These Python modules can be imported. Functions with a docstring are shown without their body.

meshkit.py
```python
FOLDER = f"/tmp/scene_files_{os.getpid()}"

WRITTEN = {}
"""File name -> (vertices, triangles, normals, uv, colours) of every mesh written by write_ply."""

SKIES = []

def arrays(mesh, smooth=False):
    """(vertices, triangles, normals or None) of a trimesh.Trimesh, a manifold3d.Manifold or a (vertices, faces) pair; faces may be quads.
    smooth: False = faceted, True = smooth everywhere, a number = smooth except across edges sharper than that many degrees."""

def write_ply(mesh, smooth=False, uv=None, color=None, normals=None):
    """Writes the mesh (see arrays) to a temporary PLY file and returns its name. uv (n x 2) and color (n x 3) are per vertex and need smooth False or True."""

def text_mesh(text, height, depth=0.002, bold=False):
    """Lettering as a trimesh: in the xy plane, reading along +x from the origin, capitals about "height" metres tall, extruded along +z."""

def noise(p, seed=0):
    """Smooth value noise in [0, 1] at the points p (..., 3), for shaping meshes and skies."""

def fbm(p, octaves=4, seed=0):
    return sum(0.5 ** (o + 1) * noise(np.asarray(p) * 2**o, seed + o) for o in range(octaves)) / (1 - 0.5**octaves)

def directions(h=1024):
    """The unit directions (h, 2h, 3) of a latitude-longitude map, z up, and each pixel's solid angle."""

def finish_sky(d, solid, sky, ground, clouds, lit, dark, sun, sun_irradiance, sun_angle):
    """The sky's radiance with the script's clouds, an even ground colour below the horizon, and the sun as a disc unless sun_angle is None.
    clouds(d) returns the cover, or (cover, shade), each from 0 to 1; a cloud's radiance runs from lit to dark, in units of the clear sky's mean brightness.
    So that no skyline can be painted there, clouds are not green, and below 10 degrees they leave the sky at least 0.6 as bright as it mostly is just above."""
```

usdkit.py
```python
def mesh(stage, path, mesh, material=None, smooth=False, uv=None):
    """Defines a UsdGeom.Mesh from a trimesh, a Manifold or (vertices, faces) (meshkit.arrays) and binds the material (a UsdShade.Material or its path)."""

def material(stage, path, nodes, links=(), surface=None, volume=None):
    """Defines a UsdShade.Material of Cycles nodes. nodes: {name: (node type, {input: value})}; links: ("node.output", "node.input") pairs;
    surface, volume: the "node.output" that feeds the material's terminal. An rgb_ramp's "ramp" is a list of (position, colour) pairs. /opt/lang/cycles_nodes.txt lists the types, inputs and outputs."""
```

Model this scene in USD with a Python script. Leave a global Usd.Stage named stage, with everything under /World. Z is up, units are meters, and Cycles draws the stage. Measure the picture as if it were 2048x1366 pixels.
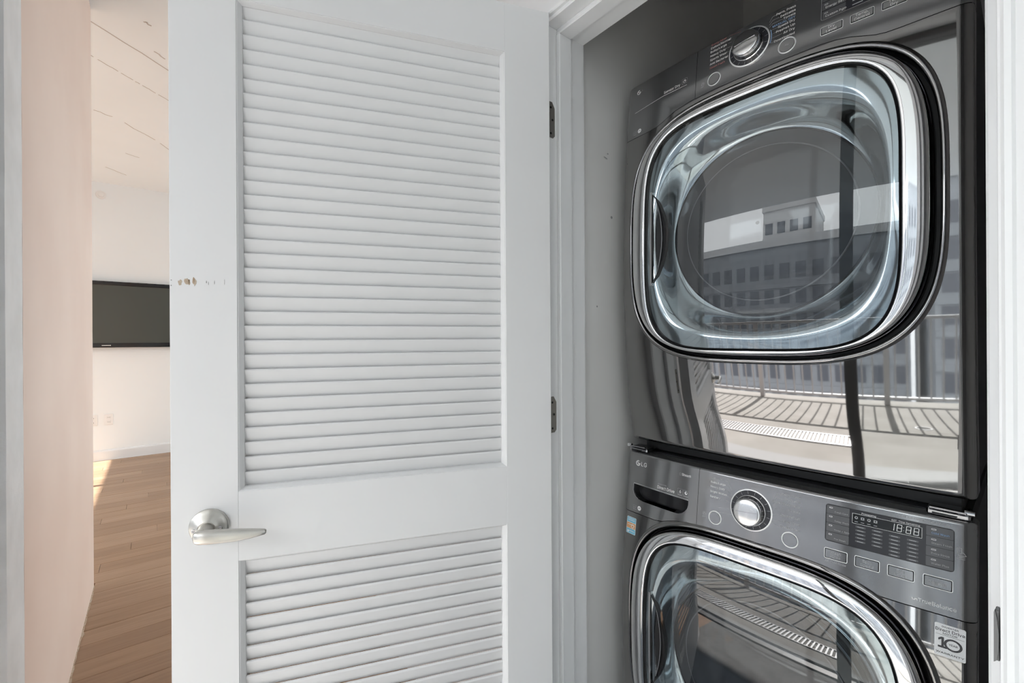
import math, random
import numpy as np, trimesh, shapely
from shapely import geometry as sg, affinity as sa
from scipy.interpolate import CubicSpline
from pxr import Usd, UsdGeom, UsdLux, UsdShade, Gf, Sdf, Vt
import usdkit, meshkit

random.seed(7); rng = np.random.default_rng(7)
stage = Usd.Stage.CreateInMemory()
UsdGeom.SetStageUpAxis(stage, 'Z'); UsdGeom.SetStageMetersPerUnit(stage, 1.0)
UsdGeom.Xform.Define(stage, '/World'); UsdGeom.Scope.Define(stage, '/World/Looks')

# ---------------------------------------------------------------- camera, sky, sun, exposure
EXPOSURE = -0.37
SKY = 2.4
SUN = 7.5
SUN_ELEV = 40.0
FPX, CYPX, YAW, ROLL = 893.88, 681.55, 0.67, 0.0056
EYE = (0.77306, -0.72958, 1.2652)
cam = UsdGeom.Camera.Define(stage, '/World/camera')
sy_, cy_ = math.sin(YAW), math.cos(YAW)
R0, U0, F0 = np.array([sy_, cy_, 0.]), np.array([0, 0, 1.]), np.array([-cy_, sy_, 0.])
Rr, Ur = R0 - ROLL * U0, U0 + ROLL * R0            # slight roll of the camera
Rr /= np.linalg.norm(Rr); Ur /= np.linalg.norm(Ur)
cam.AddTransformOp().Set(Gf.Matrix4d(*Rr, 0, *Ur, 0, *(-F0), 0, *EYE, 1))
cam.CreateHorizontalApertureAttr(36.0); cam.CreateVerticalApertureAttr(36.0 * 1366 / 2048)
cam.CreateFocalLengthAttr(36.0 * FPX / 2048)
cam.CreateVerticalApertureOffsetAttr((CYPX - 683) / 2048 * 36.0)
cam.CreateClippingRangeAttr(Gf.Vec2f(0.02, 1000))
cam.CreateExposureAttr(EXPOSURE)
dome = UsdLux.DomeLight.Define(stage, '/World/sky'); dome.CreateColorAttr(Gf.Vec3f(.935, .965, .985)); dome.CreateIntensityAttr(SKY)
sun = UsdLux.DistantLight.Define(stage, '/World/sun'); sun.CreateAngleAttr(0.53); sun.CreateIntensityAttr(SUN); sun.CreateNormalizeAttr(True); sun.CreateColorAttr(Gf.Vec3f(1, .975, .94))
sun.AddRotateXYZOp().Set(Gf.Vec3f(90 - SUN_ELEV, 0, 0))     # light travels along +y and downwards

# ---------------------------------------------------------------- materials
L = '/World/Looks/'
def mat(name, color, rough=.5, metal=0., bump=None, spec=.5, var=None, **kw):
    """principled with optional fine bump (scale, strength) and colour variation (scale, second colour)"""
    n = {'p': ('principled_bsdf', {'base_color': color, 'roughness': rough, 'metallic': metal, 'specular_ior_level': spec, **kw})}
    l = []
    if bump or var:
        n['tc'] = ('texture_coordinate', {})
    if bump:
        n['bn'] = ('noise_texture', {'scale': bump[0], 'detail': 3.0}); n['bp'] = ('bump', {'strength': bump[1], 'distance': bump[2] if len(bump) > 2 else .002})
        l += [('tc.object', 'bn.vector'), ('bn.fac', 'bp.height'), ('bp.normal', 'p.normal')]
    if var:
        n['vn'] = ('noise_texture', {'scale': var[0], 'detail': 4.0}); n['vr'] = ('rgb_ramp', {'ramp': [(.35, color), (.65, var[1])]})
        l += [('tc.object', 'vn.vector'), ('vn.fac', 'vr.fac'), ('vr.color', 'p.base_color')]
    return usdkit.material(stage, L + name, n, l, surface='p.BSDF')
def pane_mat(name, tint, r0, rough=0.0):
    """thin clear pane: transparent, with a mirror share that grows towards grazing view (Schlick)"""
    return usdkit.material(stage, L + name, {'t': ('transparent_bsdf', {'color': tint}), 'g': ('glossy_bsdf', {'color': (1, 1, 1), 'roughness': rough}),
        'w': ('layer_weight', {'blend': .5}), 'e': ('math', {'math_type': 'power', 'value2': 5.0}), 'k': ('math', {'math_type': 'multiply_add', 'value2': 1 - r0, 'value3': r0}), 'm': ('mix_closure', {})},
        [('w.facing', 'e.value1'), ('e.value', 'k.value1'), ('k.value', 'm.fac'), ('t.BSDF', 'm.closure1'), ('g.BSDF', 'm.closure2')], surface='m.closure')
M = dict(
    door_white=mat('door_white', (.76, .76, .765), .38, bump=(35, .12)),
    trim_white=mat('trim_white', (.89, .895, .905), .35, bump=(25, .18)),
    trim_rough=mat('trim_rough', (.80, .81, .82), .5, bump=(60, .5), var=(9, (.72, .73, .735))),
    wall_white=mat('wall_white', (.85, .865, .87), .6, bump=(80, .1)),
    wall_bright=mat('wall_bright', (.87, .87, .88), .6, bump=(80, .1)),
    wall_peach=mat('wall_peach', (.79, .635, .55), .5, bump=(14, .12), var=(2.2, (.75, .585, .50))),
    closet_grey=mat('closet_grey', (.80, .795, .785), .6, bump=(40, .1)),
    ceiling=mat('ceiling_concrete', (.92, .95, .96), .7, bump=(6, .25), var=(1.3, (.89, .92, .93))),
    seam=mat('ceiling_seam', (.60, .55, .52), .8),
    graphite=mat('graphite_steel', (.30, .295, .295), .03, 1.0),
    panel=mat('graphite_panel', (.31, .31, .315), .11, .85),
    groove=mat('groove_black', (.006, .006, .007), .5),
    black=mat('black_plastic', (.012, .012, .013), .35),
    blackgloss=mat('black_gloss', (.010, .010, .012), .08),
    cabinet=mat('cabinet_black', (.035, .035, .037), .4),
    chrome=mat('chrome', (.80, .80, .81), .05, 1.0),
    chrome_dark=mat('chrome_dark', (.40, .40, .42), .12, 1.0),
    bright=mat('bright_trim', (.86, .86, .86), .38, .55),
    satin=mat('satin_silver', (.66, .66, .66), .15, 1.0),
    bowl=mat('bowl_silver', (.44, .475, .49), .07, 1.0),
    dome_glass=mat('porthole_glass', (.022, .024, .028), .06, 0., spec=.6),
    cover=pane_mat('door_cover', (.80, .84, .86), .075),
    window_glass=pane_mat('window_glass', (.96, .98, .98), .05),
    print_white=mat('print_white', (.72, .72, .72), .5),
    print_grey=mat('print_grey', (.36, .36, .37), .5),
    print_dark=mat('print_dark', (.05, .05, .055), .5),
    print_red=mat('print_red', (.40, .17, .16), .5),
    print_blue=mat('print_blue', (.22, .36, .58), .5),
    display=mat('display_black', (.035, .035, .04), .15),
    touch=mat('touch_grey', (.12, .12, .125), .25, .3),
    lcd=mat('lcd_dark', (.012, .013, .014), .12),
    sticker_white=mat('sticker_white', (.74, .75, .76), .4),
    sticker_blue=mat('sticker_blue', (.20, .50, .66), .35),
    sticker_orange=mat('sticker_orange', (.66, .34, .16), .35),
    nickel=mat('satin_nickel', (.60, .585, .55), .3, 1.0, bump=(180, .05)),
    hinge=mat('hinge_steel', (.34, .325, .30), .42, .9),
    strike=mat('strike_steel', (.20, .20, .205), .45, .6),
    dark_metal=mat('dark_bronze_frame', (.13, .126, .124), .4, .3),
    tv_bezel=mat('tv_bezel', (.012, .012, .014), .12),
    tv_screen=mat('tv_screen', (.062, .068, .058), .22, spec=.6),
    plate=mat('plate_white', (.82, .80, .785), .4),
    chip_brown=mat('bare_wood_chip', (.40, .29, .20), .8, var=(90, (.55, .47, .38))),
    chip_grey=mat('grey_chip', (.36, .36, .35), .8),
    concrete=mat('balcony_concrete', (.34, .325, .305), .9, spec=.15, bump=(20, .2), var=(3, (.30, .285, .265))),
    slate=mat('slate_tile', (.15, .16, .18), .7, spec=.2, var=(6, (.12, .13, .15))),
    stone=mat('pale_stone', (.24, .235, .23), .9, spec=.1, var=(12, (.19, .185, .18))),
    rail=mat('rail_light', (.55, .55, .56), .4, .3),
    alu=mat('aluminium', (.36, .36, .36), .8, spec=.15),
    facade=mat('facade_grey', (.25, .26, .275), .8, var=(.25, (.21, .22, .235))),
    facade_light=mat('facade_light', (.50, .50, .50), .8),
    far_glass=mat('far_window', (.085, .09, .105), .3),
)
def wood(name, a, b):
    return usdkit.material(stage, L + name, {'tc': ('texture_coordinate', {}), 'oi': ('object_info', {}),
        'mp': ('mapping', {'scale': (26, 1.6, 10)}), 'n': ('noise_texture', {'scale': 1.6, 'detail': 6.0, 'distortion': .6}),
        'r': ('rgb_ramp', {'ramp': [(.3, a), (.7, b)]}), 'bp': ('bump', {'strength': .1, 'distance': .002}),
        'p': ('principled_bsdf', {'roughness': .42, 'specular_ior_level': .45})},
        [('tc.object', 'mp.vector'), ('mp.vector', 'n.vector'), ('n.fac', 'r.fac'), ('r.color', 'p.base_color'), ('n.fac', 'bp.height'), ('bp.normal', 'p.normal')], surface='p.BSDF')
WOODS = [wood('wood_a', (0.300, 0.182, 0.109), (0.370, 0.233, 0.146)), wood('wood_b', (0.265, 0.157, 0.094), (0.335, 0.207, 0.128)), wood('wood_c', (0.320, 0.199, 0.123), (0.395, 0.255, 0.166))]

# ---------------------------------------------------------------- scene helpers
used = {}
def path_of(parent, name):
    p = (parent if parent else '/World') + '/' + name
    k = used.get(p, 0); used[p] = k + 1
    return p if k == 0 else f'{p}_{k:03d}'
def setd(prim, **kw):
    for k, v in kw.items():
        if v: prim.SetCustomDataByKey('category' if k == 'cat' else k, v)
def thing(name, label=None, cat=None, loc=(0, 0, 0), rz=0., group=None, kind=None, parent=None):
    x = UsdGeom.Xform.Define(stage, path_of(parent, name)); x.AddTranslateOp().Set(Gf.Vec3d(*map(float, loc)))
    if rz: x.AddRotateZOp().Set(math.degrees(rz))
    setd(x.GetPrim(), label=label, cat=cat, group=group, kind=kind)
    return str(x.GetPath())
def put(name, mesh, m, parent=None, smooth=False, label=None, cat=None, group=None, kind=None):
    """one Mesh prim; mesh is a trimesh / Manifold or (v, f, n) with its own normals"""
    p = path_of(parent, name)
    m = M[m] if isinstance(m, str) else m
    if isinstance(mesh, tuple) and len(mesh) == 3:
        v, f, n = mesh
        g = UsdGeom.Mesh.Define(stage, p)
        g.CreatePointsAttr(Vt.Vec3fArray.FromNumpy(np.asarray(v, np.float32)))
        g.CreateFaceVertexCountsAttr(Vt.IntArray.FromNumpy(np.full(len(f), 3, np.int32)))
        g.CreateFaceVertexIndicesAttr(Vt.IntArray.FromNumpy(np.asarray(f, np.int32).ravel())); g.CreateSubdivisionSchemeAttr('none')
        g.CreateNormalsAttr(Vt.Vec3fArray.FromNumpy(np.asarray(n, np.float32))); g.SetNormalsInterpolation('vertex')
        UsdShade.MaterialBindingAPI.Apply(g.GetPrim()).Bind(m)
    else:
        g = usdkit.mesh(stage, p, mesh, m, smooth=smooth)
    setd(g.GetPrim(), label=label, cat=cat, group=group, kind=kind)
    return p
def box(x0, x1, y0, y1, z0, z1):
    b = trimesh.creation.box([abs(x1 - x0), abs(y1 - y0), abs(z1 - z0)]); b.apply_translation([(x0 + x1) / 2, (y0 + y1) / 2, (z0 + z1) / 2]); return b
def cbox(x0, x1, y0, y1, z0, z1, c=.003):
    """box with chamfered edges"""
    import manifold3d as m3
    pts = []
    for a in (0, 1):
        for b in (0, 1):
            for d in (0, 1):
                for k in range(3):
                    q = [[x0 + c, x1 - c][a], [y0 + c, y1 - c][b], [z0 + c, z1 - c][d]]
                    q[k] = [[x0, x1][a], [y0, y1][b], [z0, z1][d]][k]; pts.append(q)
    h = m3.Manifold.hull_points(np.array(pts, float)).to_mesh()
    return trimesh.Trimesh(h.vert_properties[:, :3], h.tri_verts, process=False)
def cat_(*ms): return trimesh.util.concatenate([m for m in ms])
def prism(pts, axis, a0, a1):
    """extrude a 2-d outline along axis: 'x' -> (a, p0, p1), 'y' -> (p0, a, p1), 'z' -> (p0, p1, a)"""
    m = trimesh.creation.extrude_polygon(sg.Polygon(pts), a1 - a0, engine='earcut'); v = m.vertices.copy(); v[:, 2] += a0
    m.vertices = {'x': v[:, [2, 0, 1]], 'y': v[:, [0, 2, 1]], 'z': v}[axis]
    if axis == 'y': m.invert()
    return m
def struct(name, mesh, m, **kw): return put(name, mesh, m, kind='structure', **kw)

# ================================================================ THE ROOM
CEIL = 2.9955
XW, XP0, XP1, XR, YF, YB = -5.745, -2.392, -.868, 2.4, -4.0, 1.15
XC, YN = -1.15, 3.6            # end of the closet block, inner window wall of the living room
# floor: planks that can be told apart are pieces of it, the rest one board bed
flo = thing('floor', kind='structure', label='warm brown wood plank floor running from the hall into the bright living room')
put('subfloor', cat_(box(XW - .2, XP0, YF, -1.06, -.12, -.0121), box(XW - .2, XR + .1, -1.06, YB + .1, -.12, -.0121)), WOODS[1], flo)
put('hall_boards', box(XP1, -.32, -1.06, YB + .1, -.012, 0), WOODS[1], flo)
put('slate_floor', box(-.319, XR + .1, -.55, YB + .1, -.012, 0), 'slate', flo, label='dark slate floor in front of the laundry closet')
put('stone_strip', box(-.319, XR + .1, -1.03, -.552, -.012, .001), 'stone', flo, label='pale stone strip along the loggia door')
put('room_boards', box(XW - .1, XP1, .0205, YN + .1, -.12, 0), WOODS[1], flo)
put('far_boards', box(XW - .1, XP0, YF, -1.73, -.012, 0), WOODS[1], flo)
pw = .127
for i in range(int((XP1 - XW) / pw) + 1):
    x0 = XW + i * pw; x1 = min(x0 + pw, XP1); y = -1.73 - (i * .47 % 1.2) * .0 if x0 < XP0 - pw else -.995
    ys = [y]
    nxt = y + .25 + (i * .437) % 1.0
    while nxt < .02 - .1: ys.append(nxt); nxt += 1.2
    ys.append(.02)
    for a, b in zip(ys[:-1], ys[1:]):
        if x1 - x0 < .02: continue
        dz = float(rng.uniform(-.0004, .0004))
        put('plank', cbox(x0 + .0006, x1 - .0006, a + .0006, b - .0006, -.012, dz, .0012), WOODS[int(rng.integers(3))], flo)
cl = thing('ceiling', kind='structure', label='white painted concrete ceiling with rough formwork seam lines')
put('slab', cat_(box(XW - .2, XC, YF, YN + .1, CEIL, CEIL + .2), box(XC, XR + .1, YF, YB + .1, CEIL, CEIL + .2)), 'ceiling', cl)
def seam(pts, w, h):
    ms = []
    for (a, b) in zip(pts[:-1], pts[1:]):
        a, b = np.array(a), np.array(b); d = (b - a) / np.linalg.norm(b - a); n = np.array([-d[1], d[0]]) * w / 2
        ms.append(prism([a - n, b - n, b + n, a + n], 'z', CEIL - h, CEIL))
    return cat_(*ms)
def wob(a, b, k=9, s=.006):
    a, b = np.array(a, float), np.array(b, float)
    return [tuple(a + (b - a) * t + rng.normal(0, s, 2)) for t in np.linspace(0, 1, k)]
put('formwork_seam', seam(wob((-2.2, -1.36), (-2.87, -.59), 12, .002), .007, .0015), 'seam', cl)
for t0, t1 in ((.02, .12), (.16, .36), (.40, .52), (.55, .60), (.63, .78), (.82, .97)):
    p, q = np.array((-2.86, -1.08)), np.array((-3.27, -.64))
    put('formwork_seam', seam(wob(p + (q - p) * t0, p + (q - p) * t1, 5, .002), .006, .001), 'seam', cl)
for p, q in (((-3.75, -1.10), (-3.80, -.99)), ((-3.86, -.93), (-4.10, -.74)), ((-4.15, -.70), (-4.3, -.63)), ((-4.6, -.95), (-4.66, -.86)), ((-5.15, -1.12), (-5.30, -.98)), ((-2.62, -.74), (-2.67, -.68)), ((-2.33, -.78), (-2.36, -.75))):
    put('formwork_seam', seam(wob(p, q, 4, .004), .008, .001), 'seam', cl)
struct('wall_far', box(XW - .15, XW, YF, YN, 0, CEIL), 'wall_white', label='far white living room wall that carries the television')
struct('wall_side', box(XP0, XP0 + .15, YF, -1.15, 0, CEIL), 'wall_bright', label='white cross wall between the living room and the loggia')
struct('wall_hall', box(XP0, XP1, -1.15, -.995, 0, CEIL), 'wall_peach', label='peach tinted hall wall at the left, ending before the living room')
gx = np.linspace(XP0 - .004, XP1, 60); gy = -.9935 + np.abs(rng.normal(0, .0022, 60)) + .002 * np.sin(gx * 9) ** 2
put('base_gap', prism([(XP0, -.996)] + [(float(a), float(b)) for a, b in zip(gx, gy)] + [(XP1, -.996)], 'z', 0, .006), 'chip_brown', '/World/wall_hall', label='rough brown line where the wall meets the floor')
# closet wall: left of the opening, right of it, above it
JL, JR, HZ = -.033, .7178, 2.043
struct('wall_closet', box(XC, JL - .002, .022, .15, 0, CEIL), 'wall_bright', label='white wall on the hinge side of the closet opening, mostly behind the open door')
struct('wall_right', box(JR + .002, XR + .15, .002, .15, 0, CEIL), 'wall_bright', label='white wall beside the closet opening at the right edge of the photo')
struct('wall_header', box(JL - .002, JR + .002, .022, .15, HZ + .02, CEIL), 'wall_bright', label='white wall strip above the closet opening')
struct('wall_end', box(XR, XR + .15, YF, .002, 0, CEIL), 'wall_bright', label='white end wall of the hall and loggia')
# closet interior
struct('wall_closet_left', box(-.12, -.06, .15, YB, 0, CEIL), 'closet_grey', label='grey left side wall inside the laundry closet')
struct('wall_closet_back', box(-.12, .95, 1.134, 1.25, 0, CEIL), 'closet_grey', label='grey back wall inside the laundry closet')
struct('wall_closet_right', box(.83, .93, .15, YB, 0, CEIL), 'closet_grey', label='grey right side wall inside the laundry closet')
def smudge(y, z, w, h, rot=0):
    p = sa.rotate(sa.scale(sg.Point(0, 0).buffer(1, 5), w / 2, h / 2), rot); q = sa.translate(p, y, z)
    m = trimesh.creation.extrude_polygon(q, .0005, engine='earcut'); v = m.vertices; m.vertices = np.stack([-.06 + v[:, 2], v[:, 0], v[:, 1]], 1); return m
put('scuff', smudge(.275, 1.786, .016, .0035, -12), 'print_grey', '/World/wall_closet_left'); put('scuff', smudge(.285, 1.80, .005, .004), 'print_grey', '/World/wall_closet_left')
put('scuff', smudge(.30, 1.62, .008, .008), 'print_grey', '/World/wall_closet_left'); put('scuff', smudge(.235, 1.36, .005, .005), 'print_grey', '/World/wall_closet_left')
# door frame of the closet: jambs with stops, head with stop, bead around it
fr = thing('trim_1', kind='structure', label='white painted wooden door frame around the laundry closet opening')
def jamb(sgn, xf, y0=.020):
    a = lambda d: xf + sgn * d
    m = cat_(cbox(min(xf, a(-.028)), max(xf, a(-.028)), y0, .155, 0, HZ + .02, .002), cbox(min(a(-.001), a(.012)), max(a(-.001), a(.012)), .055, .098, 0, HZ - .012, .0025),
             cbox(min(a(-.03), a(-.001)), max(a(-.03), a(-.001)), .151, .159, 0, HZ + .02, .002))
    return m
put('hinge_jamb', jamb(1, JL), 'trim_white', fr)
put('strike_jamb', jamb(-1, JR), 'trim_white', fr)
put('head_jamb', cat_(cbox(JL - .02, JR + .02, .020, .155, HZ, HZ + .028, .002), cbox(JL, JR, .055, .098, HZ - .013, HZ + .001, .0025)), 'trim_white', fr)
put('bead', cat_(cbox(JL - .022, JR + .022, .010, .024, HZ + .008, HZ + .019, .003)), 'trim_white', fr)
put('bead', cat_(cbox(JR + .004, JR + .0155, -.001, .022, 0, HZ + .012, .003)), 'trim_white', fr)
# lead of strike plate
sp = cat_(cbox(.7150, .7186, .012, .0235, .9005, .9580, .0008))
put('strike_plate', sp, 'strike', fr, label='steel strike plate let into the right jamb')
lip = prism([(.7140, .9000), (.7142, .9560), (.7150, .9590), (.7168, .9480), (.7180, .9330), (.7176, .9120), (.7160, .9020)], 'y', .0085, .0125)
put('strike_lip', lip, 'strike', fr)
def hinge_leaf(z):
    w, h = .0177, .089; y0 = .0305
    p = sg.Polygon([(y0, z - h / 2), (y0 + w - .006, z - h / 2), (y0 + w, z - h / 2 + .006), (y0 + w, z + h / 2 - .014), (y0 + w - .009, z + h / 2), (y0, z + h / 2)])
    m = trimesh.creation.extrude_polygon(p, .0016, engine='earcut'); v = m.vertices; m.vertices = np.stack([JL + v[:, 2] - .0006, v[:, 0], v[:, 1]], 1); return m
for z in (1.812, 1.082, .25):
    hp = put('hinge_leaf', hinge_leaf(z), 'hinge', fr, label='grey steel hinge leaf screwed to the jamb')
    for dz, dy in ((.0, .0095), (-.034, .004), (.030, .004)):
        s = trimesh.creation.cylinder(.0027, .001, sections=14); s.apply_transform(trimesh.transformations.rotation_matrix(math.pi / 2, [0, 1, 0])); s.apply_translation([JL + .0012, .0305 + dy, z + dz])
        put('screw', s, 'black', hp)
# loggia door frame at the far left edge of the photograph
tf = thing('trim_2', kind='structure', label='thickly painted white frame board at the left edge, beside the peach wall')
n_ = 46; zs = np.linspace(0, 2.86, n_)
def ragged(x0, x1, y0, y1, s=.0012):
    a = [(x0 + rng.normal(0, s), z) for z in zs] + [(x1 + rng.normal(0, s), z) for z in zs[::-1]]
    return prism(a, 'y', y0, y1)
put('frame_board', ragged(XP1 + .004, -.700, -1.10, -.9945), 'trim_rough', tf)
put('frame_rebate', ragged(-.70, -.56, -1.14, -1.012, .0006), 'trim_rough', tf)
put('frame_head', box(XP1, XR, -1.14, -1.0, 2.86, CEIL), 'wall_bright', tf)
struct('baseboard_far', cat_(prism([(XW, 0), (XW + .014, 0), (XW + .014, .095), (XW + .009, .108), (XW, .113)], 'y', YF, YN)), 'door_white')

# ================================================================ THE LOUVRE DOOR (standing open about 110 degrees)
DD, DN = np.array([-.35536, -.93473]), np.array([.93473, -.35536])
dr = thing('door_1', kind='structure', label='white louvre closet door standing open, slats in an upper and a lower field')
def dw(m):
    """door frame (t from the hinge edge, w towards the viewer, z) -> world"""
    m = m.copy(); v = m.vertices; m.vertices = np.stack([v[:, 0] * DD[0] + v[:, 1] * DN[0], v[:, 0] * DD[1] + v[:, 1] * DN[1], v[:, 2]], 1)
    m.invert() if np.cross(np.append(DD, 0), np.append(DN, 0))[2] < 0 else None
    return m
W, T0, T1, TH = .762, .1105, .6518, .0345
ZT, ZB = 2.042, .014
UB, UT, LT, LB = .9770, 1.9295, .8436, .20
def dput(name, m, mt, parent=dr, **kw): return put(name, dw(m), mt, parent, **kw)
dput('stile', cbox(0, T0, -TH, 0, ZB, ZT, .0005), 'door_white'); dput('stile', cbox(T1, W, -TH, 0, ZB, ZT, .0005), 'door_white')
dput('rail', cbox(T0, T1, -TH, -.0001, UT, ZT, .0004), 'door_white'); dput('rail', cbox(T0, T1, -TH, -.0001, LT, UB, .0004), 'door_white'); dput('rail', cbox(T0, T1, -TH, -.0001, ZB, LB, .0004), 'door_white')
def moulding(z0, z1):
    a, d = .0085, .0105
    prof_l = [(T1 + .001, -.0008), (T1 + .001, -TH + .001), (T1 - a, -TH + .001), (T1 - a, -d), (T1 - .002, -.0022)]
    prof_r = [(T0 - .001, -.0008), (T0 - .001, -TH + .001), (T0 + a, -TH + .001), (T0 + a, -d), (T0 + .002, -.0022)]
    sides = [prism(p, 'z', z0, z1) for p in (prof_l, prof_r)]
    bot = prism([(-.0008, z0 - .001), (-TH + .001, z0 - .001), (-TH + .001, z0 + .0062), (-d, z0 + .0062), (-.0022, z0 + .0016)], 'x', T0, T1)
    top = prism([(-.0008, z1 + .001), (-TH + .001, z1 + .001), (-TH + .001, z1 - .0060), (-d, z1 - .0060), (-.0022, z1 - .0015)], 'x', T0, T1)
    return sides + [bot, top]
for z0, z1 in ((UB, UT), (LB, LT)):
    for m in moulding(z0, z1): dput('moulding', m, 'door_white')
def slat(zb, zt, j=0.):
    """slat whose top edge is nearer the viewer: rounded parallelogram section"""
    wt, wb, th = -.0115, -.0232, .0060
    d = np.array([wt - wb, zt - zb]); d /= np.linalg.norm(d); n = np.array([d[1], -d[0]])   # n towards viewer and down
    top, bot = np.array([wt, zt]), np.array([wb, zb]); pts = []
    for c, a0, a1 in ((top - d * th / 2 - n * th / 2, math.pi / 2, -math.pi / 2), (bot + d * th / 2 - n * th / 2, -math.pi / 2, -3 * math.pi / 2)):
        for a in np.linspace(0, math.pi, 7):
            e = (n * math.cos(a) + d * math.sin(a)) if c is not None and a0 > 0 else (-n * math.cos(a) - d * math.sin(a))
            pts.append(tuple(c + e * th / 2))
    return prism(pts, 'x', T0 + .004, T1 - .004)
PITCH = .028634
for i in range(33):
    zt = 1.8984 + PITCH - i * PITCH
    j = float(rng.normal(0, .0004)) if i % 4 else float(rng.normal(0, .0008))
    dput('slat', slat(zt - .0338 + j, zt + j), 'door_white', smooth=40)
nl = int((.8365 - LB - .010) / .02845)
for i in range(nl):
    zt = .8080 + (1 - i) * .02845
    j = float(rng.normal(0, .0005))
    dput('slat', slat(zt - .0325 + j, zt + j), 'door_white', smooth=40)
# chipped paint beside the latch edge
for (t, z, w, h, mt) in ((.7454, 1.3774, .0075, .011, 0), (.7343, 1.3806, .0085, .014, 0), (.7305, 1.3785, .003, .012, 0), (.7239, 1.3828, .004, .016, 0), (.7214, 1.3790, .005, .016, 0),
                        (.7028, 1.3798, .002, .006, 1), (.6995, 1.3775, .001, .007, 1), (.6897, 1.3793, .0014, .008, 1), (.673, 1.3815, .0008, .014, 1), (.7592, 1.3816, .002, .003, 1), (.7594, 1.3716, .002, .003, 1)):
    k = 11; r = rng.uniform(.6, 1.15, k); an = np.arange(k) / k * 2 * math.pi
    p = sg.Polygon([(t + w / 2 * a * math.cos(b), z + h / 2 * a * math.sin(b)) for a, b in zip(r, an)])
    m = trimesh.creation.extrude_polygon(p, .0003, engine='earcut'); v = m.vertices; m.vertices = np.stack([v[:, 0], v[:, 2] + .00005, v[:, 1]], 1)
    dput('paint_chip', m, 'chip_grey' if mt else 'chip_brown')
# lever handle
def lathe(prof, K=48):
    """prof: (radius, height) pairs, axis +z"""
    return trimesh.creation.revolve(np.array(prof), sections=K)
def face(m, t, z, w0=0.):
    """a lathe with axis z turned so that its axis points at the viewer (+w) at (t, z) of the door"""
    m = m.copy(); v = m.vertices; m.vertices = np.stack([t + v[:, 0], w0 + v[:, 2], z + v[:, 1]], 1); m.invert(); return m
RT, RZ = .7000, .9166
hd = put('lever_handle', dw(face(lathe([(0, 0), (.0335, 0), (.0335, .003), (.0325, .0052), (.029, .0075), (.0255, .0095), (.021, .014), (.0165, .017), (.0150, .018), (.0145, .0165), (0, .0165)]), RT, RZ)), 'nickel', dr, smooth=35, label='satin nickel lever handle with round rose')
put('neck', dw(face(lathe([(0, .016), (.0128, .016), (.0125, .030), (.0118, .0445), (0, .0445)]), RT, RZ)), 'nickel', hd, smooth=40)
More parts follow.
